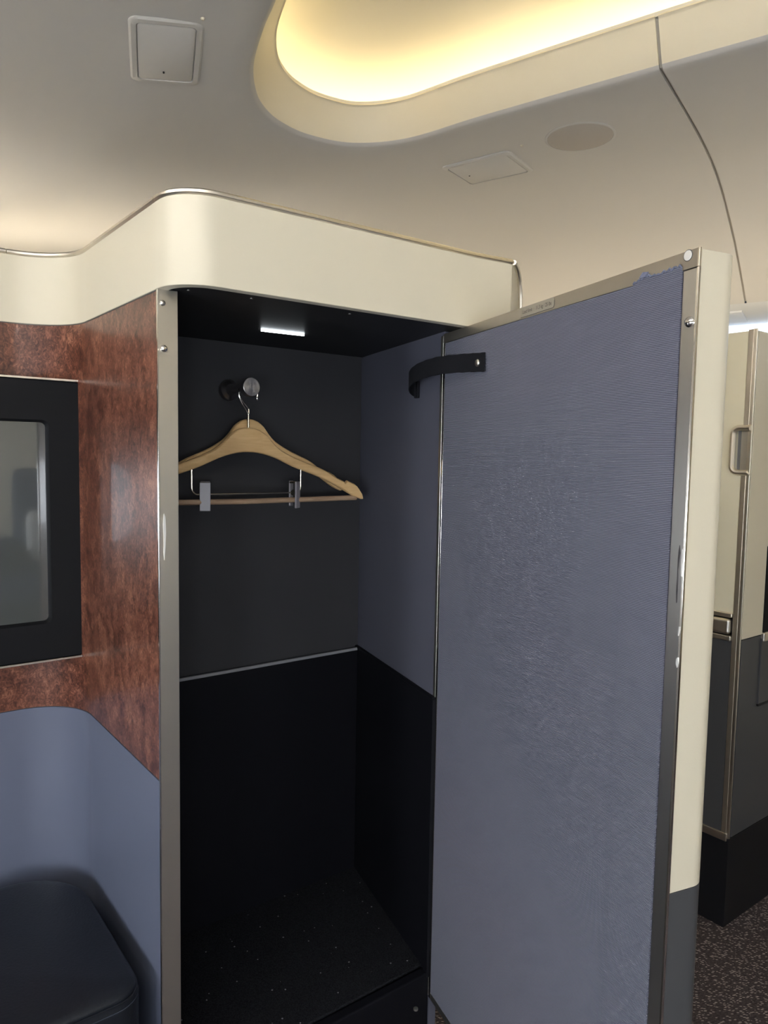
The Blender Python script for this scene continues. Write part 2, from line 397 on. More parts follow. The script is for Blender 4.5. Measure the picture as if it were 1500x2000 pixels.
# near window side, behind the viewer
wl = MB().loft([[V3(wu(w, u), z) for u, z in [(-.80, 1.80), (-.84, 1.5), (-.85, 1.0), (-.84, .4), (-.80, 0)]] for w in (W_LO, W_HI)], closed=False)
wall_l = link('wall_left', wl, 'white', kind='structure')
link('wash_lamp', MB().tube([V3(wu(-3, -.70), 1.775), V3(wu(5.6, -.70), 1.775)], .014, 8), 'wash', wall_l)  # unseen light source added to brighten the cabin and ceiling
link('wash_valance', MB().loft([[V3(wu(w, u), z) for u, z in [(-.84, 1.73), (-.60, 1.73), (-.59, 1.735), (-.59, 1.815), (-.598, 1.815), (-.602, 1.745), (-.84, 1.745)]] for w in (W_LO, W_HI)]), 'white', wall_l)  # unseen shield added so the tube lights only upwards
for i, w in enumerate((-2.4, -1.85, -1.3, -.75, -.2, .35, .9)):
    c = wu(w, -.835); rr = round_poly([Vector((-.13, -.19)), Vector((.13, -.19)), Vector((.13, .19)), Vector((-.13, .19))], .10, 6)
    ro = [p * 1.18 for p in rr]
    P = lambda p, d: V3(c + W4 * p.x + U4 * d, 0.92 + p.y)
    wo = thing('window_%d' % (i + 1), V3(c, .72), kind='structure')
    link('window_frame', MB().loft([[P(p, -.01) for p in ro], [P(p, .012) for p in ro], [P(p, .004) for p in rr], [P(p, -.008) for p in rr]], cap=False), 'white', wo)
    link('window_pane', MB().loft([[P(p, -.006) for p in rr], [P(p, -.002) for p in rr]]), 'pane', wo)
for nm, w in (('wall_front', W_HI), ('wall_back', W_LO)):
    q = [(-.85, 0), (4.3, 0), (4.3, 1.9), (3.66, 2.0), (2.8, 2.55), (0, 2.55), (-.85, 1.9)]; sg = .05 if w > 0 else -.05
    link(nm, MB().loft([[V3(wu(w, u), z) for u, z in q], [V3(wu(w + sg, u), z) for u, z in q]]), 'cream_far', kind='structure')

# unseen wall added in the far aisle; its hidden tube brightens the ceiling
wall_c = link('wall_far_suite', MB().loft([[V3(wu(w, u), z) for u, z in [(3.20, 0), (3.46, 0), (3.46, 1.50), (3.44, 1.50), (3.44, 1.40), (3.22, 1.40), (3.22, 1.50), (3.20, 1.50)]] for w in (W_LO, W_HI)]), 'cream', kind='structure')
link('uplight', MB().tube([V3(wu(-3, 3.33), 1.44), V3(wu(5.6, 3.33), 1.44)], .016, 8), 'upfar', wall_c)
# unseen cross wall ahead, added with a hidden tube to lift the left ceiling
wall_n = link('wall_next_suite', MB().loft([[V3(wu(w, u), z) for w, z in [(3.0, 0), (3.26, 0), (3.26, 1.46), (3.24, 1.46), (3.24, 1.36), (3.02, 1.36), (3.02, 1.46), (3.0, 1.46)]] for u in (-.78, 2.6)]), 'cream', kind='structure')
link('uplight', MB().tube([V3(wu(3.13, -.7), 1.40), V3(wu(3.13, 2.55), 1.40)], .016, 8), 'upnear', wall_n)
# ------------------------------------------------------------------ ceiling fittings
def ceil_frame(w, u):
    h = .01; dw = (zc(w + h, u) - zc(w - h, u)) / (2 * h); du = (zc(w, u + h) - zc(w, u - h)) / (2 * h)
    tw = (X(W4) + Vector((0, 0, dw))).normalized(); tu = (X(U4) + Vector((0, 0, du))); nn = tw.cross(tu).normalized()
    if nn.z > 0: nn = -nn
    return tw, tu, nn
def access_panel(pix, rot, sx, sy, label):
    w, u, z = onceil(*pix); c = V3(wu(w, u), z); tw, tu, nn = ceil_frame(w, u)
    ex = (Matrix.Rotation(rot, 3, nn) @ tw); ey = nn.cross(ex)
    t = thing('ceiling_access_panel', c, label, 'access panel', 'ceiling access panels')
    def ring(hx, hy, r, d): return [c + ex * p.x + ey * p.y + nn * d for p in round_poly([Vector((-hx, -hy)), Vector((hx, -hy)), Vector((hx, hy)), Vector((-hx, hy))], r, 5)]
    hx, hy = sx / 2, sy / 2
    link('frame', MB().loft([ring(hx + .003, hy + .003, .022, -.004), ring(hx + .003, hy + .003, .022, .004), ring(hx - .002, hy - .002, .02, .008), ring(hx - .014, hy - .014, .012, .008), ring(hx - .0155, hy - .0155, .011, -.002)], cap=False), 'hatch', t)
    link('hatch', MB().loft([ring(hx - .017, hy - .017, .010, -.004), ring(hx - .017, hy - .017, .010, .0065), ring(hx - .019, hy - .019, .009, .0075)]), 'hatch', t)
    return t, c, ex, ey, nn
t, c, ex, ey, nn = access_panel((324, 101), R(38), .252, .170, 'square ceiling hatch with rounded corners, left of the lit cove')
CP1 = (c, ex, ey, nn)
q = onceil(319, 136); qc = V3(wu(q[0], q[1]), q[2]) ; link('latch_hole', MB().lathe(qc + nn * .009, nn, [(-.004, .0025), (.0004, .0025)], 12), 'hole', t)
t, c, ex, ey, nn = access_panel((953, 329), R(1), .262, .215, 'square ceiling hatch with rounded corners, beside the round speaker')
q = onceil(917, 339); qc = V3(wu(q[0], q[1]), q[2]); link('latch_hole', MB().lathe(qc + nn * .009, nn, [(-.004, .0028), (.0004, .0028)], 12), 'hole', t)
for px, lb in (((396, 35), 'tiny white ceiling stud beside the left hatch'), ((1019, 283), 'tiny white ceiling stud beside the hatch near the speaker')):
    w, u, z = onceil(*px); tw, tu, nn = ceil_frame(w, u)
    tag(link('ceiling_stud', MB().lathe(V3(wu(w, u), z) - nn * .001, nn, [(0, .006), (.003, .0055), (.006, .003), (.0065, 0)], 14), 'cream'), lb, 'stud', 'ceiling studs')
w, u, z = onceil(1133, 267); tw, tu, nn = ceil_frame(w, u); c = V3(wu(w, u), z)
sp_ = thing('ceiling_speaker', c, 'round flush ceiling speaker grille near the panel seam', 'speaker')
link('grille', MB().lathe(c - nn * .002, nn, [(0, .103), (.005, .103), (.0062, .098), (.0068, 0)], 48), 'grille', sp_)
link('rim', MB().lathe(c - nn * .002, nn, [(0, .112), (.004, .112), (.0055, .109), (.0055, .104), (.0, .1035)], 48), 'ceil', sp_)

# ================================================================== SUITE WALL (TV wall, burl side, fascia)
s_c = (n1.dot(P1) + 1.352) / -(n1.dot(b2))                       # where the side wall meets the TV wall
CC = P1 + b2 * s_c; TVL = CC - e1 * 1.25
conc = [TVL] + fillet(TVL, CC, P1, .095, 14)
PF = P1 - b2 * .0615
FE0 = onz(925, 501, ZT); FE1 = onz(965, 508.5, ZT); FE2 = onz(1000, 515, ZT)
conv = fillet(P1, PF, PF + e1, .058, 12)
front_end = [Vector((p.x, p.y)) for p in (FE0, FE1, FE2)]
fpath = conc + [P1] + conv + front_end
suite = thing('wall_suite', V3(CC, 0), kind='structure')
suite['label'] = 'suite wall with cream top band, burl veneer and slate blue lower part'
link('fascia', MB().strip(fpath, ZF, ZT, .016), 'cream', suite, bevel=.0012)
# right-hand end cap of the fascia, its top edge sweeping down
E = front_end[-1]; dE = D(R(24)); capl = [E + dE * (.0015 + .004 * i) for i in range(17)]
def captop(i): x = min(1, (i / 14)); return ZT - .085 * (1 - math.sqrt(max(0, 1 - x ** 2.4)))
link('fascia_end_cap', MB().strip(capl, ZF, captop, .014), 'cream', suite)
link('end_cap_trim', MB().tube([V3(capl[i] - Vector((-dE.y, dE.x)) * .003, captop(i) + .002) for i in range(15)] + [V3(capl[14] - Vector((-dE.y, dE.x)) * .003, ZF)], .0042, 8), 'champagne', suite)
# top trim rail in three lengths
i_a = 6; i_b = len(conc)
tp = [V3(p, ZT + .003) for p in offset(fpath, .004)]
cut1 = [tp[0], tp[1] * 1 - X(e1) * .02]; 
seg1 = [tp[0], tp[1] - X(e1) * .004]
seg2 = [tp[1] - X(e1) * .0025] + tp[1:len(conc)] + [V3(P1 + b2 * .005, ZT + .003) + (tp[len(conc)] - V3(P1, ZT + .003))]
seg3 = [V3(P1 + b2 * .0035, ZT + .003) + (tp[len(conc)] - V3(P1, ZT + .003))] + tp[len(conc):]
for sgm in (seg1, seg2, seg3): link('top_trim', MB().tube(sgm, .0076, 10, flat=.66, up=(0, 0, 1)), 'silver' if sgm is not seg3 else 'champagne', suite)
wpath = conc + [P1]
link('burl_panel', MB().strip(offset(wpath, .0012), ZG, ZF + .004, .014), 'burl', suite)
link('lower_panel', MB().strip(offset(wpath, .0004), 0.02, ZG - .0012, .014), 'lower', suite)
link('joint_line', MB().strip(offset(wpath, .004), ZG - .002, ZG + .001, .006), 'gap', suite)
link('fascia_joint', MB().strip(offset(wpath[:-1] + [P1 + b2 * .003], .0007), ZF - .0016, ZF - .0002, .006), 'gap', suite)

# ================================================================== WARDROBE
zs_tilt = lambda w: 1.3765 + .0150 * w                     # door top edge, slightly out of level
KB = K; 
# back-left corner of the inside: back line through K meets the inner left side
in_off = P1 + Vector((b2.y, -b2.x)) * 0.016               # 16 mm inside the veneer
den = n1.dot(b2); KL = in_off + b2 * ((n1.dot(K) - n1.dot(in_off)) / den)
ward = thing('wardrobe', V3((K + HG + P1) / 3, .02), 'tall narrow wardrobe with black interior and open fabric-lined door', 'wardrobe')
def slab2(a, b, th): # plan quad from a to b with thickness to the left of travel
    t = (b - a).normalized(); nn = Vector((-t.y, t.x)) * th; return [a, b, b + nn, a + nn]
link('back_panel', MB().prism(slab2(K, KL, -.014), .03, 1.40), 'back', ward)
link('side_panel', MB().prism(slab2(HG - d3 * -.0, K, -.014), .03, 1.40), 'side', ward)
link('side_panel', MB().prism(slab2(KL, in_off, -.010), .03, 1.40), 'black', ward)
ZL = .741
lk = MB().prism(slab2(K - n1 * -.006, KL - n1 * -.006, .006), ZFLOOR - .01, ZL)
link('lower_back_panel', lk, 'black', ward)
link('lower_side_panel', MB().prism([HG - o3 * 0 , K, K - o3 * .006, HG - o3 * .006], ZFLOOR - .01, ZL + .004), 'black', ward)
link('panel_ledge', MB().prism(slab2(K + n1 * .0065, KL + n1 * .0065, .0065), ZL - .003, ZL + .003), 'edge_grey', ward, bevel=.001)
link('panel_ledge', MB().prism([HG, K, K - o3 * .0068, HG - o3 * .0068], ZL + .0, ZL + .0055), 'black', ward, bevel=.001)
# floor block and carpet
fl_poly = [in_off + Vector((b2.y, -b2.x)) * .002, KL, K, HG]
link('plinth', MB().prism([P1 + b2 * .012, KL, K, HG - d3 * .03], .0, ZFLOOR - .006), 'black', ward)
link('carpet', MB().prism([in_off + b2 * .024, KL, K, HG - d3 * .024], ZFLOOR - .006, ZFLOOR), 'closet_carpet', ward, bevel=.003)
link('sill', MB().prism([in_off + b2 * .002, in_off + b2 * .022, HG - d3 * .022, HG - d3 * .002], .06, ZFLOOR - .002), 'black', ward, bevel=.004)
link('sill_screw', MB().lathe(onz(812, 1970, ZFLOOR - .002), (0, 0, 1), [(-.002, .004), (.001, .004), (.0015, .002), (.0015, 0)], 14), 'silver', ward)
# soffit under the fascia
fr = offset([P1] + conv + front_end, .006)
link('soffit', MB().prism([Vector(p) for p in fr] + [front_end[-1] - n1 * .06, HG - d3 * .0, K, KL], ZF + .002, ZF + .02), 'soffit', ward)
for p in [(331, 561.5), (361, 559), (368, 567), (491, 583), (683, 613)]:
    link('soffit_screw', MB().lathe(onz(p[0], p[1], ZF + .002), (0, 0, -1), [(-.001, .0022), (.0006, .0022), (.001, .0010), (.001, 0)], 12), 'hookmetal', ward)
l0, l1 = onz(510, 646.5, ZF - .001), onz(594, 656, ZF - .001); le = (l1 - l0).normalized(); lc = Vector((-le.y, le.x, 0))
lt = link('light_strip', MB().prism(round_poly([Vector((p.x, p.y)) for p in (l0 - lc * .0024, l1 - lc * .0024, l1 + lc * .0024, l0 + lc * .0024)], .002, 6), ZF - .001, ZF + .004), 'led', ward, label='small glowing white light strip')
# jamb post: front face, bright edge, screws
pw = .0275
post = link('jamb_post', MB().prism([P1, P1 + e1 * pw, P1 + e1 * pw + b2 * .03, P1 + e1 * .0165 + b2 * .03, P1 + e1 * .0165 + b2 * .002, P1 + b2 * .002], .02, ZF + .001), 'silver', ward, bevel=.0012, label='brushed metal door jamb')
link('jamb_edge', MB().prism(slab2(P1 - e1 * .0007 - b2 * .0008, P1 + e1 * .0008 - b2 * .0008, .004), .02, ZF + .0005), 'chrome', post, bevel=.0006)
def screw(parent, c, nrm, r, slot=True, m='chrome'):
    s = link('screw', MB().lathe(c, nrm, [(-.001, r), (.0012, r), (.0026, r * .82), (.0034, r * .45), (.0036, 0)], 20), m, parent)
q = onv(320, 681, P1, a1); screw(post, Vector((q.x, q.y, q.z)), X(n1), .0048)
q = onv(317, 592, P1, a1); screw(post, q, X(n1), .0038, m='silver')
def blob_decal(name, parent, pts, nrm, m, th=.0006):
    pts = [Vector(p) for p in pts]; nr = Vector(nrm).normalized() * th; k = len(pts)
    return link(name, MB().add([p - nr * .5 for p in pts] + [p + nr for p in pts], [tuple(range(k)), tuple(range(k, 2 * k))] + [(i, (i + 1) % k, k + (i + 1) % k, k + i) for i in range(k)]), m, parent)
sc = [(320, 1003), (323, 1010), (324, 1040), (323, 1075), (321, 1094), (319.5, 1080), (320, 1050), (318.5, 1025)]
blob_decal('scuff', post, [onv(px, py, P1, a1) for px, py in sc], X(n1), 'scuff')
link('hinge_strip', MB().prism([HG - d3 * .010 - o3 * .001, HG - d3 * .001 - o3 * .001, HG - d3 * .001 + o3 * .01, HG - d3 * .010 + o3 * .01], .19, 1.374), 'silver', ward, bevel=.0008)

# ---- coat hook
hb = onv(446, 762, K, a1); hb2 = V3(Vector((hb.x, hb.y)), hb.z)
hk = link('coat_hook', MB().lathe(hb2, X(n1), [(0, .0205), (.004, .0205), (.008, .018), (.014, .0115), (.03, .0075), (.070, .0068), (.076, .010), (.080, .0155), (.083, .0172), (.096, .0172), (.0985, .0165)] + [(.0988 + (.00007 if i % 2 else 0), .0160 - .0160 * i / 44) for i in range(44)] + [(.0988, 0)], 64), 'hookmetal', ward, ang=12, label='dark turned metal coat peg')

# ---- restraint strap
def DP(w, off, z): p = HG + d3 * w - o3 * off; return V3(p, z)       # point by the door plane, off = towards the opening
ctrl = [(.142, .004, 1.314, 0), (.11, .005, 1.3165, 0), (.07, .011, 1.319, 0), (.03, .022, 1.3195, 0), (-.005, .030, 1.317, 0), (-.040, .034, 1.3115, .12), (-.070, .030, 1.304, .3), (-.090, .018, 1.297, .5), (-.097, .008, 1.293, .6), (-.094, .004, 1.289, .6)]
cl = bezier([Vector((a, b, c, )) for a, b, c, d in ctrl], 4); rings = []
for i, p in enumerate(cl):
    hw = .0145 + .002 * math.sin(i * 2.1) * .2
    rings.append([DP(p.x, p.y + s, p.z + k * hw) for k, s in ((-1, 0), (1, 0), (1, .0018), (-1, .0018))])
strap = link('door_strap', MB().loft(rings), 'strap', ward, label='black webbing door strap')
screw(strap, DP(.1245, .0065, 1.3145), -X(o3), .0058, m='silver')
link('strap_tab', MB().box(DP(-.088, .001, 1.275), X(-d3) * .014, X(-o3) * .005, (0, 0, .030)), 'strap', strap, bevel=.001)

# ---- the door: from hinge along d3, thickness along o3
DW, TH, ZB = .546, .060, .188
door = link('door', MB().prism([HG + d3 * (.004) + o3 * .004, HG + d3 * (DW - .006) + o3 * .004, HG + d3 * (DW - .006) + o3 * (TH - .012), HG + d3 * .004 + o3 * (TH - .012)], ZB, 1.372), 'gap', ward, label='open wardrobe door lined with ribbed blue-grey fabric')
def zt_at(p): return zs_tilt((Vector((p[0], p[1])) - HG).dot(d3))
end = [HG + d3 * DW + o3 * .0022] + fillet(HG + d3 * DW, HG + d3 * DW + o3 * TH, HG + o3 * TH, .024, 10) + [HG + d3 * .002 + o3 * TH]
ZC = .703
shell_poly = end + [p for p in reversed(offset(end, -.006))]
def inner(poly, d): return offset(poly, d)
shell_t = MB().strip(end, ZC, lambda i: zt_at(end[i]) - .0015, .006)
link('door_shell', shell_t, 'cream', door, label='cream outer skin of the door')
link('door_lower_shell', MB().strip(end, ZB, ZC - .0008, .006), 'dgrey', door, label='charcoal lower skin of the door')
ei = offset(end, .003); top_poly = ei + [HG + d3 * .002 + o3 * .004]
link('door_top_cap', MB().prism(top_poly, lambda p: zt_at(p) - .014, lambda p: zt_at(p) - .0013), 'cream', door)
def facing(name, w0, w1, z0, z1, m, proud=.0, th=.004, bev=.0008, parent=door):
    zf = lambda z: z if callable(z) else (lambda w: z)
    a, b = zf(z0), zf(z1)
    vs = [DP(w0, proud, a(w0)), DP(w1, proud, a(w1)), DP(w1, proud, b(w1)), DP(w0, proud, b(w0))]
    vs += [v + X(o3) * th for v in vs]
    return link(name, MB().add(vs, [(0, 1, 2, 3), (7, 6, 5, 4), (0, 4, 5, 1), (1, 5, 6, 2), (2, 6, 7, 3), (3, 7, 4, 0)]), m, parent, bevel=bev)
WI = .5265; RH = .0150
topr = facing('top_rail', .0, DW, lambda w: zs_tilt(w) - RH - .004 * max(0, (w - .3)) / .25, lambda w: zs_tilt(w), 'rail', .0015)
endr = facing('side_rail', WI, DW, ZB, lambda w: zs_tilt(w) - RH - .0045, 'siderail', .0012)
facing('side_rail_edge', DW - .0018, DW + .0012, ZB, lambda w: zs_tilt(w) - RH - .004, 'chrome', .0016, th=.003, bev=.0005)
facing('corner_edge', DW - .0012, DW + .0014, lambda w: zs_tilt(w) - RH - .004, lambda w: zs_tilt(w), 'champagne', .0018, th=.003, bev=.0005)
facing('hinge_rail', .0, .006, ZB, lambda w: zs_tilt(w) - RH, 'chrome', .001, bev=.0006)
facing('bottom_rail', .006, WI, ZB, ZB + .012, 'silver', .001)
SEW = .4545
facing('fabric_panel', .007, SEW, ZB + .012, lambda w: zs_tilt(w) - RH - .0012, 'fabric', .0008, bev=.0005)
# narrow overlapping strip with a torn upper edge
N = 26; top = []
for i in range(N + 1):
    w = SEW - .0006 + (WI - .0008 - SEW) * i / N; x = i / N
    base = zs_tilt(w) - RH - .0012
    rag = .0005 + .0040 * (math.exp(-((x - .30) / .16) ** 2)) + .0052 * max(0, (x - .45)) ** .8 + .0010 * math.sin(i * 2.3) + random.uniform(-.0007, .0008)
    if i in (0, N): rag = -.0005 if i == 0 else .001
    top.append((w, base + rag))
vs = [DP(w, .0019, ZB + .012) for w, z in top] + [DP(w, .0019, z) for w, z in top]
vs += [v + X(o3) * .0022 for v in vs]
k = N + 1; fs = []
for i in range(N): fs += [(i, i + 1, k + i + 1, k + i), (k + i, k + i + 1, 3 * k + i + 1, 3 * k + i), (2 * k + i, 3 * k + i, 3 * k + i + 1, 2 * k + i + 1), (i, 2 * k + i, 2 * k + i + 1, i + 1)]
fs += [(0, k, 3 * k, 2 * k), (N, 2 * k + N, 3 * k + N, k + N)]
link('fabric_panel', MB().add(vs, fs), 'fabric', door, label='narrow fabric strip with frayed top edge')
fm = MB(); rag = []
for i, (w, z) in enumerate(top): rag.append(DP(w, .0024, z - .0002))
fm.tube(rag, [.0006 + .0007 * abs(math.sin(i * 1.7)) for i in range(len(rag))], 6)
link('frayed_edge', fm, 'fray', door)
fold = [DP(.4655, .0034, 1.3705), DP(.472, .0042, 1.3755), DP(.479, .0036, 1.3745), DP(.474, .0032, 1.3700)]
blob_decal('fabric_flap', door, fold, -X(o3), 'fray', .0012)
# rivet, screw, load label, scrapes
def dpt(px, py, off=.0015): q = onv(px, py, HG - o3 * off, a3); return q
link('rivet', MB().lathe(dpt(1344, 499), -X(o3), [(-.001, .0052), (.0006, .0052), (.0009, .0048), (.0009, 0)], 20), 'scuff', door)
link('rivet_rim', MB().lathe(dpt(1344, 499), -X(o3), [(-.001, .0060), (.0003, .0060), (.0003, .0052)], 20), 'gap', door)
screw(door, dpt(1347, 629), -X(o3), .0056)
blob = lambda pts, m, th=.0005: blob_decal('scrape', door, [dpt(px, py, .0014) for px, py in pts], -X(o3), m, th)
blob([(1328, 1065), (1329, 1080), (1327, 1095), (1325, 1115), (1324, 1150), (1322.5, 1176), (1321, 1178), (1321, 1155), (1323, 1125), (1324.5, 1090), (1326, 1075)], 'gouge')
blob([(1334, 1072), (1337, 1075), (1336, 1090), (1334.5, 1110), (1333, 1126), (1331, 1124), (1332, 1105), (1333, 1090)], 'scuff', .0014)
blob([(1327, 1224), (1329, 1224), (1328, 1234), (1325.5, 1242), (1325, 1238)], 'scuff', .001)
blob([(1322, 1286), (1325, 1284), (1325.5, 1295), (1323, 1304), (1321, 1296)], 'scuff', .001)
c0, c1 = (1019.5, 605.5), (1085.5, 583.5)
w0_, w1_ = .2315, .3085; zm = lambda w: zs_tilt(w) - .0076
lbp = round_poly([Vector((w0_, -.0066)), Vector((w1_, -.0066)), Vector((w1_, .0066)), Vector((w0_, .0066))], [0.0001, .004, .004, .0001], 5)
kk = len(lbp); vs = [DP(p.x, .0015, zm(p.x) + p.y) for p in lbp] + [DP(p.x, .0021, zm(p.x) + p.y) for p in lbp]
link('load_label', MB().add(vs, [tuple(range(kk)), tuple(range(kk, 2 * kk))] + [(i, (i + 1) % kk, kk + (i + 1) % kk, kk + i) for i in range(kk)]), 'label', door, label='small load limit label')
ot = [DP(p.x, .0021, zm(p.x) + p.y) for p in lbp]
link('label_border', MB().tube(ot[1:13], .0003, 5), 'gap', door)
def text_mesh(s, x0, x1, z, h, parent):
    cu = bpy.data.curves.new('lettering', 'FONT'); cu.body = s; cu.size = 1; to = bpy.data.objects.new('lettering_source', cu); COL.objects.link(to)
    bpy.context.view_layer.update(); me = bpy.data.meshes.new_from_object(to); bpy.data.objects.remove(to)
    xs = [v.co.x for v in me.vertices]; mx = max(xs) - min(xs); x_ = min(xs)
    mb = MB(); vs = []
    for v in me.vertices:
        w = x0 + (v.co.x - x_) / mx * (x1 - x0); vs.append(DP(w, .0023, zm(w) + z + v.co.y * h))
    mb.add(vs, [tuple(p.vertices) for p in me.polygons]); bpy.data.meshes.remove(me)
    return link('lettering', mb, 'ink', parent, smooth=False)
text_mesh('Load limit  :  11.3 kg / 25 lbs', w0_ + .005, w1_ - .006, -.0022, .0072, door)
# slim pull on the outer face, seen edge-on
link('pull_lip', MB().box(V3(HG + d3 * (DW - .045) + o3 * TH, 1.11), X(d3) * .022, X(o3) * .0045, (0, 0, .15)), 'champagne', door, bevel=.002)

# ================================================================== HANGERS
def make_hanger(dd, dz, roll, yaw, label, full, wide=1., slide=0.):
    Q = Vector((hb.x, hb.y)) + n1 * dd + e1 * slide; s_ref = Vector((hb.x, hb.y)) + n1 * .085
    def sz(px, py):
        q = onv(px, py, s_ref, a1); return Vector(((Vector((q.x, q.y)) - s_ref).dot(e1) - .002, q.z))
    up = [(487, 834), (497, 835.5), (507, 839), (515, 844), (522, 849.7), (528, 857), (534.5, 865), (542, 872.5), (550, 879), (562, 886), (574.4, 892.6), (592, 900.5), (611, 908), (624, 913), (635.7, 918.6), (645, 924.5), (654, 931), (671, 939.5), (672.5, 943.5), (674.5, 943), (678.6, 938.6), (691, 944.7), (697, 950), (701.6, 957), (705, 963), (706.2, 969), (704.7, 975.4)]
    lo = [(688, 969), (657, 949), (637, 938.5), (617, 929), (598, 922), (580.5, 915.6), (562, 906.5), (543.7, 897), (531, 892), (519, 888), (501, 884), (487, 883.4)]
    u_ = [sz(*p) for p in up]; l_ = [sz(*p) for p in lo]
    for p in u_ + l_: p.x *= wide
    ce, se = math.cos(yaw), math.sin(yaw); zp = 1.297
    def PT(s, z, t=0.):
        z = z - zp; s2 = s * math.cos(roll) - z * math.sin(roll); z2 = s * math.sin(roll) + z * math.cos(roll)
        pl = e1 * (s2 * ce - t * se) + n1 * (s2 * se + t * ce); return V3(Q + pl, z2 + zp + dz)
    base = V3(Q, 1.08)
    h = thing('clothes_hanger', base, label, 'hanger', 'wooden hangers on the coat peg')
    # wooden body: columns of (top, bottom) pairs, tip closed, both halves
    def at_lo(s):
        pts = list(reversed(l_))
        if s <= pts[0].x: return pts[0].y
        for i in range(len(pts) - 1):
            if s <= pts[i + 1].x: t = (s - pts[i].x) / (pts[i + 1].x - pts[i].x); return pts[i].y + (pts[i + 1].y - pts[i].y) * t
        t = min(1, (s - pts[-1].x) / (u_[-1].x - pts[-1].x)); return pts[-1].y + (u_[-1].y - pts[-1].y) * t
    cols = []
    for p in u_[:-1]: cols.append((p.x, p.y, min(at_lo(p.x), p.y - .0005)))
    cols.append((u_[-2].x + .0006, u_[-1].y + .003, u_[-1].y))
    full_cols = [(-s, a, b) for s, a, b in reversed(cols[1:])] + cols
    th = .0062; rings = []
    for s, a, b in full_cols:
        bv = min(.003, (a - b) * .3); fw = .006 * (abs(s) / .25) ** 2                     # arms sweep slightly forward
        rings.append([PT(s, a - bv, -th + fw), PT(s, a - bv * .25, -th * .6 + fw), PT(s, a, 0 + fw), PT(s, a - bv * .25, th * .6 + fw), PT(s, a - bv, th + fw), PT(s, b + bv, th + fw), PT(s, b + bv * .25, th * .6 + fw), PT(s, b, fw), PT(s, b + bv * .25, -th * .6 + fw), PT(s, b + bv, -th + fw)])
    link('body', MB().loft(rings), 'wood', h, ang=50)
    # hook
    zt_ = u_[0].y
    loop = [Vector((0, zt_ - .006)), Vector((0, zt_ + .022)), Vector((-.0005, zt_ + .027)), Vector((-.006, zt_ + .036)), Vector((-.013, zt_ + .046)), Vector((-.0185, zt_ + .058))]
    cz = zt_ + .065; loop += [Vector((.019 * math.cos(a), cz + .019 * math.sin(a))) for a in [R(x) for x in (175, 150, 125, 100, 75, 50, 25, 0, -20)]]
    kz = (.068 - dz) / .068
    loop = bezier([Vector((p.x, zt_ + (p.y - zt_) * kz - .002, 0)) for p in loop], 3)
    hk_ = link('hook', MB().tube([PT(p.x, p.y) for p in loop], .0017, 8, up=X(n1)), 'chrome', h)
    tip = loop[-1]; link('hook_tip', MB().lathe(PT(tip.x, tip.y), (0, 0, -1), [(-.002, .0012), (0, .0027), (.003, .0029), (.006, .0015), (.0065, 0)], 10), 'chrome', hk_)
    link('ferrule', MB().tube([PT(0, zt_ - .004), PT(0, zt_ + .023 * kz)], .0024, 10, up=X(n1)), 'wire', hk_)
    if not full: return h
    tipz = u_[-1].y; rs = u_[-2].x - .012
    link('rod', MB().tube([PT(-rs, tipz + .003, .004), PT(0, tipz + .001, .002), PT(rs, tipz + .003, .004)], .0052, 12, up=(0, 0, 1)), 'rodwood', h)
    wz0 = 1.143; wz1 = 1.0945; ws = .1115
    arc = lambda sx: [Vector((sx * (ws - .011 + .011 * math.cos(a)), wz1 + .011 - .011 * math.sin(a), 0)) for a in [R(x) for x in (0, 25, 50, 75, 90)]]
    wire = [Vector((-ws, wz0, 0))] + arc(-1) + arc(1)[::-1] + [Vector((ws, wz0, 0))]
    cw = link('clip_wire', MB().tube([PT(p.x, p.y, .003) for p in wire], .0017, 8, up=X(n1)), 'wire', h)
    for s, yw in ((-.0865, .42), (.0985, -.65)):
        c_ = PT(s, wz1, .003); ax = X(e1) * math.cos(yw) + X(n1) * math.sin(yw); fx = Vector((-ax.y, ax.x, 0)); 
        if fx.dot(X(n1)) < 0: fx = -fx
        cl_ = link('clip', MB().box(c_ - ax * .0095 + fx * .004 + Vector((0, 0, -.030)), ax * .019, fx * .004, (0, 0, .0515)), 'clip', h, bevel=.001)
        link('clip_back', MB().box(c_ - ax * .0085 - fx * .009 + Vector((0, 0, -.026)), ax * .017, fx * .003, (0, 0, .049)), 'clip', cl_, bevel=.001)
        link('clip_spring', MB().lathe(c_ - ax * .008, ax, [(0, .0055), (.016, .0055)], 14), 'wire', cl_)
        link('clip_bridge', MB().box(c_ - ax * .0085 - fx * .009 + Vector((0, 0, .018)), ax * .017, fx * .014, (0, 0, .004)), 'wire', cl_, bevel=.001)
    return h
make_hanger(.068, 0, 0, 0, 'front wooden hanger with trouser clips and rod, on the coat peg', True, 1., .0085)
make_hanger(.0545, .0165, R(.3), R(0), 'rear wooden hanger half hidden behind the clip hanger', False, .80, .0155)

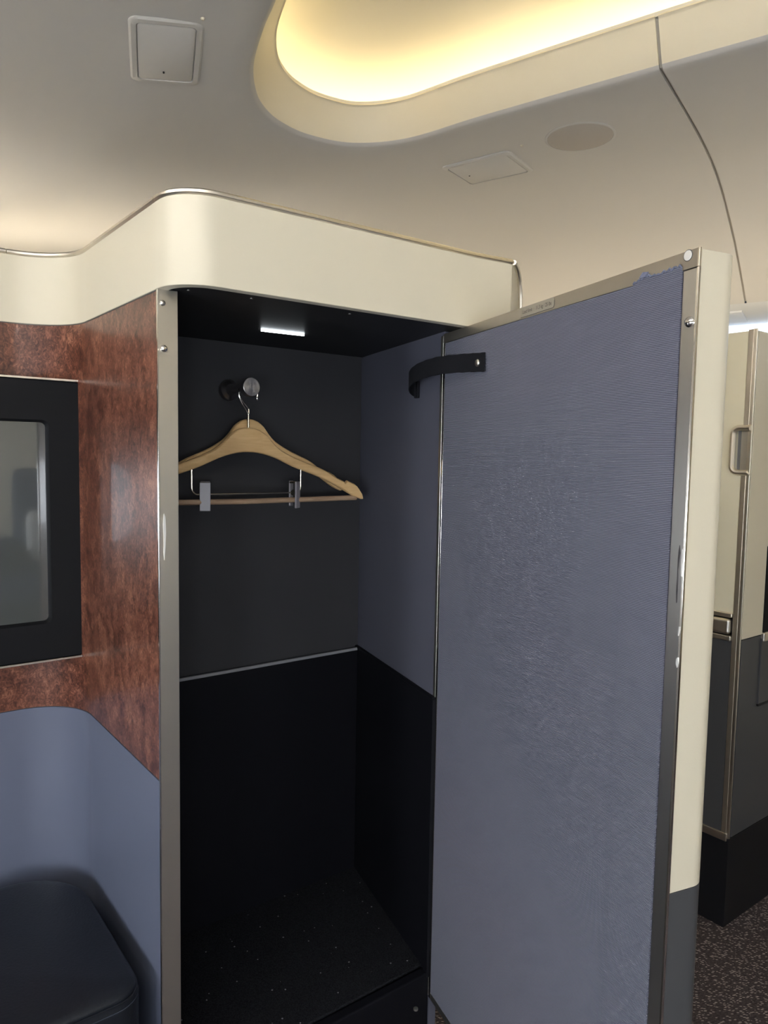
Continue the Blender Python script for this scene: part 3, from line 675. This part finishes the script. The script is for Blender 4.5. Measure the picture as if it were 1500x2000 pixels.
# ================================================================== TV MONITOR
TVN = -1.352 + .062                                   # bezel front plane
TP = n1 * TVN
def tvp(px, py, off=0.): return onv(px, py, n1 * (TVN + off), a1)
br, bb, st_, sb_ = tvp(158.5, 747), tvp(165, 1278), tvp(90, 825), tvp(97, 1213)
sR = ((Vector((br.x, br.y)) + Vector((bb.x, bb.y))) / 2).dot(e1); sI = Vector((st_.x, st_.y)).dot(e1); zT, zB, zI, zJ = br.z, bb.z, st_.z, sb_.z
TW = .76; sL = sR - TW; sIL = sL + (sR - sI)
def TV(s, z, off): return V3(e1 * s + n1 * (TVN + off), z)
tv = thing('monitor', TV((sL + sR) / 2, zB, -.03), 'wall-mounted black monitor on burl veneer above the ottoman', 'monitor')
def rrect(s0, s1, z0, z1, r, off): return [TV(p.x, p.y, off) for p in round_poly([Vector((s0, z0)), Vector((s1, z0)), Vector((s1, z1)), Vector((s0, z1))], r, 4)]
link('bezel', MB().loft([rrect(sL, sR, zB, zT, .003, -.060), rrect(sL, sR, zB, zT, .003, -.002), rrect(sL + .002, sR - .002, zB + .002, zT - .002, .003, 0), rrect(sIL - .004, sI + .004, zJ - .004, zI + .004, .010, 0), rrect(sIL, sI, zJ, zI, .008, -.006), rrect(sIL, sI, zJ, zI, .008, -.012)], cap=False), 'bezel', tv)
link('screen', MB().loft([rrect(sIL - .001, sI + .001, zJ - .001, zI + .001, .008, -.014), rrect(sIL - .001, sI + .001, zJ - .001, zI + .001, .008, -.009)]), 'screen', tv, label='dark glossy screen')
link('trim', MB().loft([rrect(sL, sR - .001, zT + .0005, zT + .0035, .001, -.058), rrect(sL, sR - .001, zT + .0005, zT + .0035, .001, .0005)]), 'champagne', tv)
link('trim', MB().loft([rrect(sL, sR - .001, zB - .0035, zB - .0005, .001, -.058), rrect(sL, sR - .001, zB - .0035, zB - .0005, .001, .0005)]), 'champagne', tv)

# ================================================================== OTTOMAN
OZ = .452
def OP(s, m): return P1 + e1 * s + n1 * m
op_ = [Vector((-.52, .022)), Vector((-.026, .016)), Vector((-.030, -.345)), Vector((-.52, -.375))]
ot_ = thing('ottoman', V3(OP(-.27, -.18), 0), 'low navy leather ottoman with stitched cushion in front of slate panel', 'ottoman')
def oring(ins, z, rr=(.05, .040, .115, .05)):
    q = round_poly(op_, list(rr), 8); c = Vector((-.27, -.18)); out = []
    q2 = inset(q, min(ins, .03))
    if ins > .03: q2 = [c + (p - c) * (1 - (ins - .03) / .18) for p in q2]
    return [V3(OP(p.x, p.y), z) for p in q2]
cush = MB().loft([oring(.012, OZ - .13), oring(.002, OZ - .125), oring(0, OZ - .10), oring(0, OZ - .030), oring(.001, OZ - .019), oring(.0035, OZ - .013), oring(.0035, OZ - .0105), oring(.002, OZ - .008), oring(.005, OZ - .0035), oring(.012, OZ - .0008), oring(.024, OZ + .0012), oring(.06, OZ + .004), oring(.11, OZ + .006), oring(.16, OZ + .007)])
cu_ = link('cushion', cush, 'leather', ot_, ang=70)
link('seam', MB().tube([p for p in oring(.0005, OZ - .0205)] + [oring(.0005, OZ - .0205)[0]], .0008, 5), 'stitch', cu_)
link('piping', MB().tube([p for p in oring(.0028, OZ - .0118)] + [oring(.0028, OZ - .0118)[0]], .0016, 6), 'leather', cu_)
link('base', MB().loft([oring(.02, 0), oring(.02, OZ - .13)]), 'kick', ot_)

# ================================================================== NEIGHBOURING SUITE PARTITION (right)
FP = FARC; fa = b2; fb = e1; nA = Vector((-b2.y, b2.x)) ; 
if nA.dot(-FP) < 0: nA = -nA
nB = n1
part = thing('suite_partition', V3(FP + (fa + fb) * .3, 0), 'cream and charcoal suite partition corner with recessed handle beside the aisle', 'partition')
def fapt(px, py): q = onv(px, py, FP, a2); return (Vector((q.x, q.y)) - FP).dot(fa), q.z
def PA(name, d0, d1, z0, z1, m, proud=0., th=.02, bev=.001):
    o0 = FP + fa * d0 + nA * proud
    return link(name, MB().box(V3(o0, z0), X(fa) * (d1 - d0), X(-nA) * th, (0, 0, z1 - z0)), m, part, bevel=bev)
def PB(name, d0, d1, z0, z1, m, proud=0., th=.02, bev=.001):
    o0 = FP + fb * d0 + nB * proud
    return link(name, MB().box(V3(o0, z0), X(fb) * (d1 - d0), X(-nB) * th, (0, 0, z1 - z0)), m, part, bevel=bev)
ZPT, ZPC, ZPK = 1.480, .735, .232
LA, LB = .75, 1.1
sd = fapt(1459, 720)[0]
PA('kick_panel', 0, LA, 0, ZPK - .008, 'kick')
PA('kick_trim', .004, LA, ZPK - .008, ZPK + .012, 'champagne', .004)
PA('lower_panel', sd + .0008, LA, ZPK + .012, ZPC - .004, 'dgrey')
hz0, hz1 = fapt(1455, 921)[1], fapt(1455, 838)[1]
PA('upper_panel', sd + .0008, LA, hz1 + .003, ZPT, 'cream_far', bev=0)
PA('upper_panel', sd + .0008, LA, ZPC + .06, hz0 - .003, 'cream_far', bev=0)
PA('rub_rail_lip', sd + .0008, LA, ZPC + .052, ZPC + .064, 'champagne', .006, bev=.003)
PA('rub_rail', sd + .003, LA, ZPC + .010, ZPC + .050, 'silver', .012, bev=.008)
PA('rub_rail_lip', sd + .0008, LA, ZPC - .006, ZPC + .008, 'champagne', .008, bev=.003)
hz0, hz1 = fapt(1455, 921)[1], fapt(1455, 838)[1]
PA('corner_strip', .006, sd, hz1 + .004, ZPT + .003, 'strip', .002)
PA('corner_strip', .006, sd, ZPK + .012, hz0 - .004, 'strip', .002)
hd = fapt(1432, 880)[0]
PA('handle_recess', .004, hd, hz0, hz1, 'edge_grey', -.018, th=.01)
q = round_poly([Vector((.0, hz0 - .003)), Vector((hd, hz0 - .003)), Vector((hd, hz1 + .003)), Vector((.0, hz1 + .003))], [.001, .016, .016, .001], 6)
fr_ = [V3(FP + fa * p.x + nA * .004, p.y) for p in q]
# open C-shaped frame around the recess
link('handle_frame', MB().tube(fr_[3:-4], .0070, 10, up=X(nA)), 'champagne', part)
PA('handle_plate', .004, .026, hz0, hz1, 'silver', -.006, th=.004)
PA('upper_panel', hd - .002, LA, hz0 - .003, hz1 + .003, 'cream_far', bev=0)
PB('corner_edge', -.001, .004, ZPK, ZPT + .004, 'champagne', .002, th=.010)
PB('upper_panel', .012, LB, ZPC, ZPT, 'cream')
PB('edge_seal', .006, .012, ZPK, ZPT - .002, 'gap', -.004)
PB('lower_panel', .012, LB, ZPK, ZPC - .002, 'dgrey')
PB('kick_panel', .0, LB, 0, ZPK - .002, 'kick')
def fbpt(px, py): q = onv(px, py, FP, a1); return (Vector((q.x, q.y)) - FP).dot(fb), q.z
n0 = fbpt(1488, 1250); n1b = fbpt(1491, 1068)
PB('recess_panel', n0[0], n0[0] + .5, n0[1] + .02, n1b[1], 'black', .002)
PB('recess_ledge', n0[0] - .004, n0[0] + .5, n0[1] - .004, n0[1] + .02, 'silver', .008, bev=.004)
PB('pocket_panel', fbpt(1480, 1340)[0], fbpt(1480, 1340)[0] + .5, fbpt(1484, 1372)[1], ZPC - .01, 'dgrey', .004)
PB('pocket_lip', fbpt(1480, 1340)[0] - .002, fbpt(1480, 1340)[0] + .5, fbpt(1484, 1372)[1] - .006, fbpt(1484, 1372)[1], 'kick', .005)
q = FP + fa * LA
link('core', MB().prism([FP + fa * .02 - nA * .03 + fb * .01, FP + fa * LA - nA * .03, FP + fa * LA + fb * LB, FP + fb * LB - nB * .03, FP + fb * .03 - nB * .03 + fa * .0], 0, ZPT - .02), 'dgrey', part)

# ================================================================== BEHIND THE VIEWER (seen in the screen's reflection)
c = wu(-2.9, .25)
tag(link('suite_screen', MB().prism([c - U4 * .9, c + U4 * .9, c + U4 * .9 - W4 * .04, c - U4 * .9 - W4 * .04], 0, 1.48), 'cream', bevel=.01), 'cream partition screen behind the viewer', 'partition')
c = wu(-2.35, .35); st = thing('armchair', V3(c, 0), 'navy seat facing the monitor behind the viewer', 'seat')
def sbox(name, w0, w1, u0, u1, z0, z1, m, bev): return link(name, MB().prism([c + W4 * w0 + U4 * u0, c + W4 * w1 + U4 * u0, c + W4 * w1 + U4 * u1, c + W4 * w0 + U4 * u1], z0, z1), m, st, bevel=bev, seg=4)
sbox('seat', -.1, .42, -.3, .3, .30, .46, 'seat', .05); sbox('backrest', -.3, -.12, -.3, .3, .30, 1.05, 'seat', .06)
sbox('base', -.28, .38, -.28, .28, 0, .3, 'kick', .01); sbox('armrest', -.3, .4, .30, .38, .2, .62, 'seat', .02); sbox('armrest', -.3, .4, -.38, -.30, .2, .62, 'seat', .02)
tag(link('pillow', MB().prism([c + W4 * -.09 + U4 * -.2, c + W4 * .04 + U4 * -.2, c + W4 * .04 + U4 * .2, c + W4 * -.09 + U4 * .2], .47, .80), 'pillow', bevel=.05, seg=4), 'white pillow leaning on the navy seat', 'pillow')
